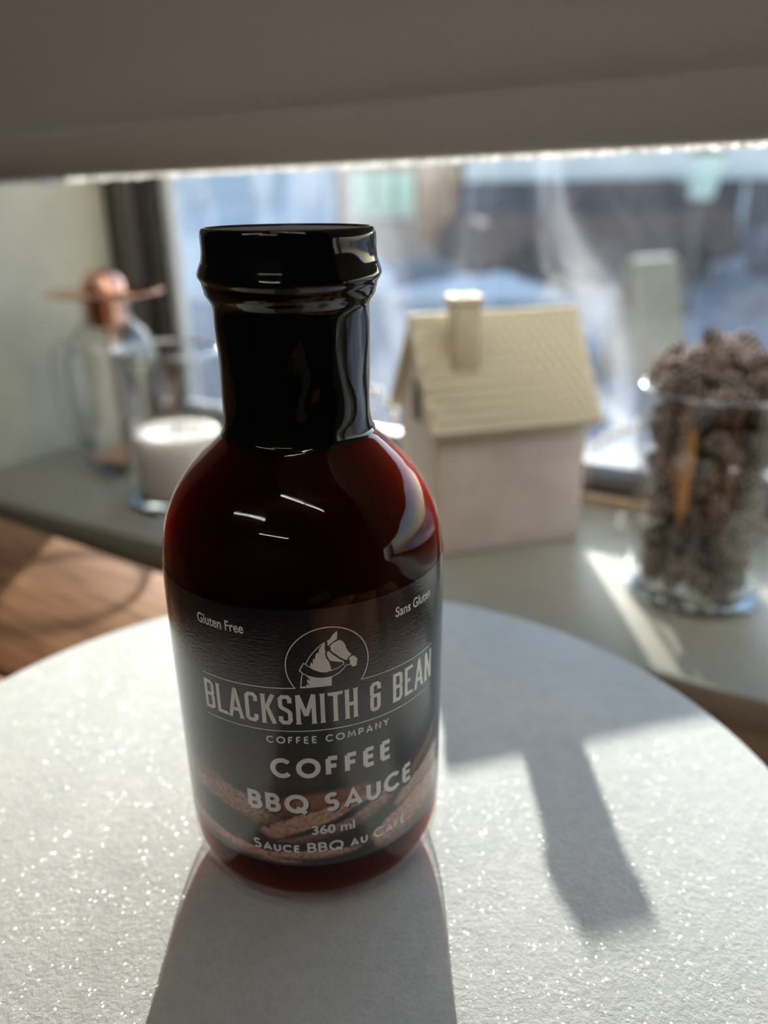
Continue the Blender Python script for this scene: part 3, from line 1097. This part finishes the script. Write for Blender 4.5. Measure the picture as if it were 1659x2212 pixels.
LS = math.hypot(HD / 2 + OY, HR - HE)
NR, NC = 11, 17
sw, sl = (HW + 2 * OX) / NC, LS / NR
bm = bmesh.new()
prism(bm, [(-0.0002, 0.0003), (sl * 1.06, -0.0004), (sl * 1.06, 0.0002), (0.0, 0.0021)], -sw * 0.43, sw * 0.43, 'x')
tile = obj('shingle', bm, M['house_roof'], roof)
first = True
for j in range(NR):
    for i in range(NC + (j % 2)):
        cx = -OX + (i + (0.0 if j % 2 else 0.5)) * sw
        if cx - sw * 0.46 < -OX - 0.0002 or cx + sw * 0.46 > HW + OX + 0.0002:
            continue
        o = tile if first else tile.copy()
        if not first:
            link(o, roof)
        first = False
        d = j * sl
        o.location = (cx, -OY + d * math.cos(slope), HE + d * math.sin(slope) + 0.0001)
        o.rotation_euler = (slope, 0, 0)
lathe('ridge_cap', [(0, -0.0005), (0.0022, -0.0005), (0.0022, HW + 2 * OX + 0.0005), (0, HW + 2 * OX + 0.0005)], M['house_roof'], roof, 16, mtx=Matrix.Translation((-OX, HD / 2, HR - 0.001)) @ Matrix.Rotation(math.pi / 2, 4, 'Y'))
CW = 0.0172
ccx, ccy = 0.0235, 0.0205
chm = box('chimney', (ccx - CW / 2, ccy - 0.0075, 0.106), (ccx + CW / 2, ccy + 0.0075, 0.1575), M['house_chimney'], hs, 0.0012)
bm = bmesh.new()
x0_, x1_, y0_, y1_ = ccx - CW / 2 - 0.0012, ccx + CW / 2 + 0.0012, ccy - 0.0087, ccy + 0.0087
for lo, hi in (((x0_, y0_, 0.1575), (x1_, y0_ + 0.004, 0.1625)), ((x0_, y1_ - 0.004, 0.1575), (x1_, y1_, 0.1625)), ((x0_, y0_ + 0.004, 0.1575), (x0_ + 0.004, y1_ - 0.004, 0.1625)), ((x1_ - 0.004, y0_ + 0.004, 0.1575), (x1_, y1_ - 0.004, 0.1625))):
    add_box(bm, lo, hi, 0.0008, 1)
obj('chimney_rim', bm, M['house_roof'], chm, 40)

# ------------------------------------------------------------------ candle in a glass
CX, CY = -0.157, 0.5756
RB_, RT2, ZR_ = 0.0395, 0.0402, 0.0565 - SILL
cg = thing('candle_glass', 'clear glass cylinder holding the white candle', 'glass', (CX, CY, SILL + 0.0002))
lathe('glass_wall', [(RB_ - 0.002, 0.0), (RB_, 0.002), (RT2, ZR_ - 0.002), (RT2 - 0.0003, ZR_ - 0.0006), (RT2 - 0.0012, ZR_), (RT2 - 0.0022, ZR_ - 0.0006), (RT2 - 0.0026, ZR_ - 0.002), (RB_ - 0.0025, 0.009)], M['glass'], cg, 96, False, False, 50)
lathe('glass_rim', [(RT2 - 0.0024, ZR_ - 0.003), (RT2 - 0.0018, ZR_ + 0.0004), (RT2 - 0.0008, ZR_ + 0.0008), (RT2 + 0.0003, ZR_ + 0.0002), (RT2 + 0.0004, ZR_ - 0.003)], M['glass_edge'], cg, 96, False, False, 60)
lathe('glass_base', [(0, 0.0003), (RB_ - 0.003, 0.0003), (RB_ - 0.0005, 0.002), (RB_ - 0.0005, 0.006), (RB_ - 0.003, 0.008), (0, 0.0075)], M['solid_glass'], cg, 96)
cd = thing('candle', 'white pillar candle standing inside the clear glass', 'candle', (CX, CY, SILL + 0.0083))
CHT = -0.0044 - SILL - 0.0083
lathe('wax', [(0, 0), (0.0305, 0), (0.032, 0.0015), (0.032, CHT - 0.004), (0.0305, CHT - 0.0008), (0.028, CHT), (0.018, CHT - 0.003), (0, CHT - 0.0045)], M['wax'], cd, 80)
bm = bmesh.new()
add_tube(bm, [(0, 0, CHT - 0.005), (0.0003, 0, CHT + 0.002), (0.0012, 0.0004, CHT + 0.006)], 0.0008, 8)
obj('wick', bm, M['wick'], cd, 60)

# ------------------------------------------------------------------ glass carafe with copper stopper
GX, GY = -0.224, 0.656
cf = thing('glass_carafe', 'round glass carafe with copper dome lid beside the dark window frame', 'carafe', (GX, GY, SILL + 0.0002))
gp = [(0.0, 0.0006), (0.024, 0.0004), (0.0285, 0.002), (0.0325, 0.010), (0.0365, 0.028), (0.0390, 0.052), (0.0397, 0.074), (0.0385, 0.092), (0.0345, 0.107), (0.0280, 0.118), (0.0215, 0.125), (0.0195, 0.131), (0.0198, 0.139), (0.0215, 0.143)]
gps = [(p.x, p.y) for p in spline([(r, z, 0) for r, z in gp], 4)]
inn = [(max(0, r - 0.0018), z + (0.004 if z < 0.004 else 0.0)) for r, z in gps[::-1]]
lathe('glass_wall', gps + inn, M['glass'], cf, 80, False, False, 60)
lathe('glass_foot', [(0, 0.0008), (0.0235, 0.0008), (0.0275, 0.0028), (0.030, 0.008), (0.026, 0.0075), (0, 0.006)], M['solid_glass'], cf, 64)
ld = lathe('lid', [(0, 0.122), (0.0172, 0.122), (0.0176, 0.124), (0.0176, 0.146), (0.0180, 0.1475), (0.0176, 0.151), (0.0158, 0.157), (0.0122, 0.1622), (0.0065, 0.1655), (0, 0.1664)], M['copper'], cf, 64)
lathe('lid_plate', [(0.0176, 0.1478), (0.0440, 0.1468), (0.0452, 0.1474), (0.0452, 0.1484), (0.0440, 0.1490), (0.0176, 0.1495)], M['copper'], ld, 80, False, False)
hv = (WM @ Vector((-1, -0.25, 0))).normalized()
hpts = spline([hv * 0.037 + Vector((0, 0, 0.098)), hv * 0.047 + Vector((0, 0, 0.103)), hv * 0.0555 + Vector((0, 0, 0.094)), hv * 0.0575 + Vector((0, 0, 0.07)), hv * 0.0535 + Vector((0, 0, 0.04)), hv * 0.046 + Vector((0, 0, 0.022)), hv * 0.036 + Vector((0, 0, 0.017))], 6)
bm = bmesh.new()
add_tube(bm, hpts, 0.0042, 12)
obj('handle', bm, M['solid_glass'], cf, 60)
bm = bmesh.new()
add_tube(bm, [(0, 0, 0.012), (0, 0, 0.122)], 0.0026, 12)
pr_ = obj('plunger_rod', bm, M['copper'], cf, 60)
lathe('plunger_disc', [(0, 0.010), (0.0285, 0.010), (0.0290, 0.0115), (0.0285, 0.013), (0, 0.013)], M['copper'], pr_, 48)

# ------------------------------------------------------------------ jar of small cones
JX, JY, JRB, JRT, JH = 0.1815, 0.4170, 0.0365, 0.0400, 0.0615 - SILL
jar = thing('glass_jar', 'tall clear glass jar filled with small brown cones', 'jar', (JX, JY, SILL + 0.0002))
lathe('glass_wall', [(JRB - 0.002, 0), (JRB, 0.003), (JRT, JH - 0.002), (JRT - 0.001, JH), (JRT - 0.0022, JH - 0.001), (JRT - 0.0024, JH - 0.003), (JRB - 0.0024, 0.010)], M['glass'], jar, 96, False, False, 50)
lathe('glass_rim', [(JRT - 0.0023, JH - 0.003), (JRT - 0.0018, JH + 0.0006), (JRT - 0.0006, JH + 0.0008), (JRT + 0.0004, JH), (JRT + 0.0004, JH - 0.003)], M['glass_edge'], jar, 96, False, False, 60)
lathe('glass_base', [(JRB - 0.0045, 0.0004), (JRB - 0.001, 0.0004), (JRB + 0.0012, 0.0022), (JRB + 0.0012, 0.0050), (JRB - 0.001, 0.0066), (JRB - 0.0045, 0.0050), (JRB - 0.0045, 0.0004)], M['solid_glass'], jar, 96, False, False)
lathe('glass_floor', [(0, 0.0012), (JRB - 0.0046, 0.0012), (JRB - 0.0046, 0.0034), (0, 0.0030)], M['glass'], jar, 64)


def cone_mesh(seed):
    rnd = random.Random(seed)
    bm = bmesh.new()
    tip = bm.verts.layers.float.new('tip')
    n = 30
    hgt, rad = 0.0150, 0.0068
    for i in range(n):
        t = i / (n - 1)
        a = i * 2.39996
        z = (t - 0.5) * hgt
        rr = rad * (math.sin(math.pi * (0.12 + 0.86 * t)) ** 0.7)
        w = 0.0021 * (0.55 + 0.9 * math.sin(math.pi * (0.1 + 0.85 * t)))
        up_ = 0.0010 + 0.0016 * t
        ca, sa = math.cos(a), math.sin(a)

        def P(r, s, dz, k):
            v = bm.verts.new((r * ca - s * sa, r * sa + s * ca, z + dz))
            v[tip] = k
            return v
        j = rnd.uniform(0.85, 1.12)
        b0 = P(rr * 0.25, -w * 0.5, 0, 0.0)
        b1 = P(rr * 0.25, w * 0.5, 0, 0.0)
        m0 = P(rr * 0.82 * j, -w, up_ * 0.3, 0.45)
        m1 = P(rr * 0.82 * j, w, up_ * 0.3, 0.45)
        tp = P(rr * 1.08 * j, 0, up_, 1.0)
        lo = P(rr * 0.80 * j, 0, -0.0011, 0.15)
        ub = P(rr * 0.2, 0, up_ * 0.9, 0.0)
        for f in ((b0, b1, m1, m0), (m0, m1, tp), (m0, tp, lo), (tp, m1, lo), (b0, m0, lo), (m1, b1, lo), (b0, ub, m0), (m0, ub, tp), (tp, ub, m1), (m1, ub, b1)):
            try:
                bm.faces.new(f)
            except ValueError:
                pass
    me = bpy.data.meshes.new('small_cone')
    bm.to_mesh(me)
    bm.free()
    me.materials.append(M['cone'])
    return me


cone_meshes = [cone_mesh(s) for s in (1, 2, 3)]
rnd = random.Random(21)
placed = []
CR = 0.0074
tries = 0
target_top = JH + 0.026
while len(placed) < 230 and tries < 120000:
    tries += 1
    z = rnd.uniform(0.0105, target_top)
    if z < JH:
        lim = JRB + (JRT - JRB) * z / JH - 0.0028 - CR - 0.0006
    else:
        k = (z - JH) / (target_top - JH)
        lim = (JRT - 0.001) * math.sqrt(max(0.02, 1 - k * k * 0.95)) - CR * 0.6
    if z < JH - 0.012 and rnd.random() < 0.8:
        r = lim * rnd.uniform(0.86, 1.0)
    else:
        r = lim * math.sqrt(rnd.random())
    a = rnd.uniform(0, 2 * math.pi)
    p = Vector((r * math.cos(a), r * math.sin(a), z))
    if any((p - q).length < CR * 1.36 for q in placed):
        continue
    placed.append(p)
for i, p in enumerate(placed):
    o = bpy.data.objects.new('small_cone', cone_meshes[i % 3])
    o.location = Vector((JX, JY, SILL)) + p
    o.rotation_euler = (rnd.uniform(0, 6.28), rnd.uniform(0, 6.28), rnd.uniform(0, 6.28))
    s = rnd.uniform(0.85, 0.98)
    o.scale = (s, s, s)
    link(o)
    tag(o, 'small grey-brown cone heaped in the tall glass jar', 'cone', 'small cones in the glass jar')
stv = (Vector((0, 0, 0)) - Vector((JX, JY, 0))).normalized()
bm = bmesh.new()
sx = Vector((-stv.y, stv.x, 0))
spts = [stv * 0.0316 - sx * 0.0110 + Vector((0, 0, z)) + sx * (z * 0.02) for z in (0.050, 0.062, 0.080, 0.098, 0.106)]
add_tube(bm, spts, 0.003, 10, rad=[0.0010, 0.0026, 0.0032, 0.0028, 0.0010])
sk = obj('bark_stick', bm, M['stick'], None, 50)
sk.location = (JX, JY, SILL)
tag(sk, 'golden brown bark stick standing among cones in the jar', 'stick')

# ------------------------------------------------------------------ strings of wire lights on the sill
bm = bmesh.new()
bmesh.ops.create_uvsphere(bm, u_segments=14, v_segments=10, radius=0.0028)
for v in bm.verts:
    v.co.z *= 1.25
bulb_me = bpy.data.meshes.new('bulb')
bm.to_mesh(bulb_me)
bm.free()
for p in bulb_me.polygons:
    p.use_smooth = True
bulb_me.materials.append(M['chrome'])


def wire_lights(label, pts, every, start):
    o = Vector(pts[0])
    t = thing('wire_lights', label, 'string lights', o)
    sp_ = [p - o for p in spline(pts, 8)]
    bm = bmesh.new()
    add_tube(bm, sp_, 0.0005, 6)
    obj('wire', bm, M['wire'], t, 60)
    for k in range(start, len(sp_), every):
        b_ = bpy.data.objects.new('bulb', bulb_me)
        b_.location = sp_[k] + Vector((0, 0, 0.0022))
        link(b_, t)


wire_lights('loop of thin copper wire with tiny bulbs between the candle glass and toy house', [(-0.088, 0.560, -0.0590), (-0.060, 0.552, -0.0560), (-0.030, 0.540, -0.020), (-0.0189, 0.5334, -0.0045), (-0.0089, 0.5392, 0.0123), (-0.0068, 0.5495, 0.0308), (0.0010, 0.5451, 0.0217), (0.0080, 0.5425, 0.0141), (0.0040, 0.5335, 0.0066),
            (-0.0042, 0.5270, -0.0041), (-0.012, 0.535, -0.040), (-0.030, 0.550, -0.058), (-0.060, 0.590, -0.0590)], 6, 20)
wire_lights('copper wire with tiny bulbs arching behind the cone jar', [(0.1480, 0.5300, -0.0590), (0.1440, 0.5240, -0.030), (0.1475, 0.5215, -0.0065), (0.1549, 0.5156, 0.0030), (0.1627, 0.5055, 0.0117), (0.1775, 0.4990, 0.0172), (0.2000, 0.4860, 0.0100), (0.2200, 0.4800, -0.030), (0.2300, 0.4850, -0.0580), (0.2000, 0.5050, -0.0590), (0.1720, 0.5200, -0.0590), (0.1620, 0.4960, -0.0590)], 5, 16)

# ------------------------------------------------------------------ the street outside
GZ = -1.15
M['asphalt'] = plain('blue_grey_asphalt', (0.17, 0.18, 0.21), 0.8, 0, 0.3, 3, 0.25, 0.2, 0.01)
M['paving'] = plain('pale_grey_paving', (0.30, 0.31, 0.34), 0.85, 0, 0.3, 5, 0.2, 0.2, 0.01)
M['snow'] = plain('old_snow', (0.56, 0.56, 0.60), 0.7, 0, 0.3, 4, 0.12, 0.5, 0.02)
M['render_blue'] = plain('pale_blue_siding', (0.46, 0.50, 0.58), 0.8, 0, 0.2, 3, 0.15)
M['render_pink'] = plain('brick_and_plaster', (0.56, 0.38, 0.27), 0.8, 0, 0.2, 8, 0.25)
M['mint'] = plain('mint_shop_panel', (0.64, 0.72, 0.52), 0.5, 0, 0.4, 6, 0.08)
M['cream'] = plain('cream_trim', (0.72, 0.66, 0.54), 0.6, 0, 0.3, 6, 0.08)
M['door_wood'] = plain('orange_wood_door', (0.48, 0.25, 0.13), 0.5, 0, 0.4, 9, 0.15)
M['grey_band'] = plain('light_grey_fascia', (0.55, 0.57, 0.58), 0.7, 0, 0.3, 4, 0.08)
M['navy'] = plain('navy_shopfront', (0.035, 0.04, 0.075), 0.4, 0, 0.5, 5, 0.3)
M['brown_car'] = plain('brown_car_paint', (0.13, 0.085, 0.075), 0.9, 0.0, 0.05, 4, 0.1)
M['tyre'] = plain('tyre_rubber', (0.02, 0.02, 0.02), 0.8, 0, 0.3, 9, 0.2)
M['car_glass'] = plain('dark_car_glass', (0.03, 0.035, 0.045), 0.6, 0, 0.1, 9, 0.1)
M['beige'] = plain('beige_sign_board', (0.24, 0.18, 0.11), 0.6, 0, 0.3, 7, 0.08)
M['pale_green'] = plain('pale_green_lantern_glass', (0.62, 0.75, 0.66), 0.4, 0, 0.4, 9, 0.06)
M['red'] = plain('red_lens', (0.45, 0.04, 0.03), 0.3, 0, 0.5, 9, 0.1)


struct(box('ground', (-40, 1.6, GZ - 0.2), (40, 60, GZ), M['asphalt']), 'blue grey street outside the window')
struct(box('pavement', (-40, 0.9, GZ - 0.2), (40, 3.9, GZ + 0.12), M['paving'], None, 0.01), 'pale pavement strip below the window')
struct(box('pavement', (-40, 14.2, GZ - 0.2), (40, 17, GZ + 0.12), M['paving'], None, 0.01), 'far pavement in front of the shops')
FD = 15.6


def building(name, x0, x1, top, mat, label, depth=4.0):
    t = thing(name, label, 'building', ((x0 + x1) / 2, FD, GZ + 0.121))
    hw = (x1 - x0) / 2
    bm = bmesh.new()
    add_box(bm, (-hw, 0, 0), (hw, depth, top - GZ - 0.12))
    obj('wall', bm, mat, t)
    box('roof', (-hw - 0.02, -0.12, top - GZ - 0.12), (hw + 0.02, depth, top - GZ), M['cream'], t, 0.02)
    return t, hw


def panel(t, x0, x1, z0, z1, mat, name, proud=0.06):
    b = t.location
    return box(name, (x0 - b.x, -proud, z0 - b.z), (x1 - b.x, 0.0, z1 - b.z), mat, t, 0.01)


t, hw = building('shop_building', -6.0, -0.83, 2.3, M['render_blue'], 'pale blue building across the street, farthest left through the pane')
for a, b in ((-3.6, -3.13), (-2.37, -1.9), (-1.47, -1.04)):
    panel(t, a, b, -0.04, 0.81, M['snow'], 'shutter')
t, hw = building('shop_building', -0.68, 1.31, 2.3, M['render_pink'], 'brick shop with mint green panels and wooden door across the street')
for a, b in ((-0.51, -0.15), (-0.10, 0.24), (0.28, 0.61)):
    panel(t, a, b, -0.16, 0.49, M['mint'], 'panel')
panel(t, 0.67, 1.2, -0.69, 0.54, M['door_wood'], 'door')
panel(t, -0.57, 0.65, -0.30, -0.19, M['cream'], 'ledge', 0.15)
t, hw = building('shop_building', 1.45, 9.0, 2.3, M['navy'], 'dark shopfront under a light grey fascia across the street, farthest right')
panel(t, 1.52, 8.95, 0.31, 1.04, M['grey_band'], 'fascia', 0.35)
for a in (3.06, 4.34, 5.63, 6.91):
    panel(t, a, a + 0.94, -0.53, 0.26, M['car_glass'], 'shop_window')
    panel(t, a + 1.01, a + 1.08, -0.69, 0.27, M['grey_band'], 'pillar', 0.1)


def car(label, loc, rotz, paint, glass):
    t = thing('parked_car', label, 'car', loc, rotz)
    bm = bmesh.new()
    prof = [(-2.1, 0.32), (-2.15, 0.62), (-2.05, 0.88), (-1.1, 0.98), (-0.55, 1.42), (0.85, 1.46), (1.65, 1.02), (2.08, 0.95), (2.14, 0.6), (2.1, 0.3), (1.75, 0.28), (1.68, 0.52), (1.35, 0.66), (1.02, 0.52), (0.95, 0.28),
            (-0.95, 0.28), (-1.02, 0.52), (-1.35, 0.66), (-1.68, 0.52), (-1.75, 0.28)]
    prism(bm, prof, -0.84, 0.84, 'y')
    bmesh.ops.bevel(bm, geom=bm.edges[:], offset=0.05, segments=2, affect='EDGES')
    obj('body', bm, paint, t, 50)
    for s in (-1, 1):
        for q in ([(-0.92, 1.0), (-0.48, 1.36), (0.12, 1.38), (0.12, 1.0)], [(0.2, 1.0), (0.2, 1.38), (0.8, 1.38), (1.35, 1.02)]):
            bm = bmesh.new()
            prism(bm, q, s * 0.83, s * 0.852, 'y')
            obj('side_window', bm, glass, t)
        for x in (-1.35, 1.35):
            bm = bmesh.new()
            add_lathe(bm, [(0.0, -0.09), (0.2, -0.09), (0.31, -0.08), (0.315, 0.08), (0.2, 0.09), (0, 0.09)], 24, mtx=Matrix.Translation((x, s * 0.76, 0.318)) @ Matrix.Rotation(math.pi / 2, 4, 'X'))
            obj('wheel', bm, M['tyre'], t, 40)
    bm = bmesh.new()
    prism(bm, [(-1.08, 1.0), (-0.57, 1.41), (-0.585, 1.425), (-1.10, 1.015)], -0.72, 0.72, 'y')
    obj('windscreen', bm, glass, t)
    bm = bmesh.new()
    prism(bm, [(0.9, 1.44), (1.6, 1.05), (1.61, 1.07), (0.92, 1.46)], -0.72, 0.72, 'y')
    obj('rear_window', bm, glass, t)
    for s in (-1, 1):
        box('tail_light', (2.08, s * 0.6 - 0.14, 0.7), (2.16, s * 0.6 + 0.14, 0.86), M['red'], t, 0.01)
    return t


car('brown parked car in the street, seen over the toy house', (3.1, 12.6, GZ), math.radians(16), M['brown_car'], M['car_glass'])
car('dark blue parked car at the right of the street', (6.6, 9.4, GZ), math.radians(8), M['navy'], M['car_glass'])

sg = thing('sandwich_board', 'beige sandwich board standing on the pavement outside', 'sign', (1.95, 5.9, GZ), math.radians(35))
for s in (-1, 1):
    bm = bmesh.new()
    add_box(bm, (-0.26, -0.012, 0), (0.26, 0.012, 0.86), 0.004, 1, Matrix.Translation((0, s * 0.20, 0.0)) @ Matrix.Rotation(s * 0.2, 4, 'X'))
    obj('board', bm, M['beige'], sg)
box('hinge', (-0.2, -0.03, 0.838), (0.2, 0.03, 0.865), M['cream'], sg, 0.003)

lp_ = Vector((3.414, 9.0, 0.0545))
lt = thing('street_lantern', 'pale green cup shaped lantern on a slim dark post', 'lantern', (lp_.x, lp_.y, GZ))
hz_ = lp_.z - GZ
lathe('post', [(0.07, 0), (0.07, 0.1), (0.03, 0.16), (0.025, hz_)], M['frame'], lt, 20)
lathe('shade', [(0.0, hz_), (0.11, hz_), (0.12, hz_ + 0.02), (0.19, hz_ + 0.42), (0.0, hz_ + 0.43)], M['pale_green'], lt, 32)
lathe('cap', [(0.21, hz_ + 0.43), (0.21, hz_ + 0.46), (0.05, hz_ + 0.55), (0, hz_ + 0.56)], M['frame'], lt, 32)


def snow_bank(label, loc, lx, ly, h, seed):
    rr = random.Random(seed)
    bm = bmesh.new()
    bmesh.ops.create_icosphere(bm, subdivisions=4, radius=1.0)
    ph = [rr.uniform(0, 6.28) for _ in range(6)]
    for v in bm.verts:
        k = 1 + 0.16 * math.sin(v.co.x * 5 + ph[0]) * math.sin(v.co.y * 4 + ph[1]) + 0.08 * math.sin(v.co.x * 11 + ph[2]) * math.sin(v.co.z * 9 + ph[3]) + 0.05 * math.sin(v.co.y * 15 + ph[4])
        v.co = Vector((v.co.x * lx * k, v.co.y * ly * k, max(0, v.co.z * h * k)))
    bmesh.ops.dissolve_degenerate(bm, edges=bm.edges[:], dist=1e-5)
    o = obj('snow_bank', bm, M['snow'], None, 60)
    o.location = loc
    return tag(o, label, 'snow bank')


snow_bank('long ploughed snow bank at the left of the street', (-2.0, 11.6, GZ), 2.2, 0.9, 0.75, 3)
snow_bank('low snow bank in the road in front of the brown car', (1.3, 10.6, GZ), 1.1, 0.4, 0.28, 5)
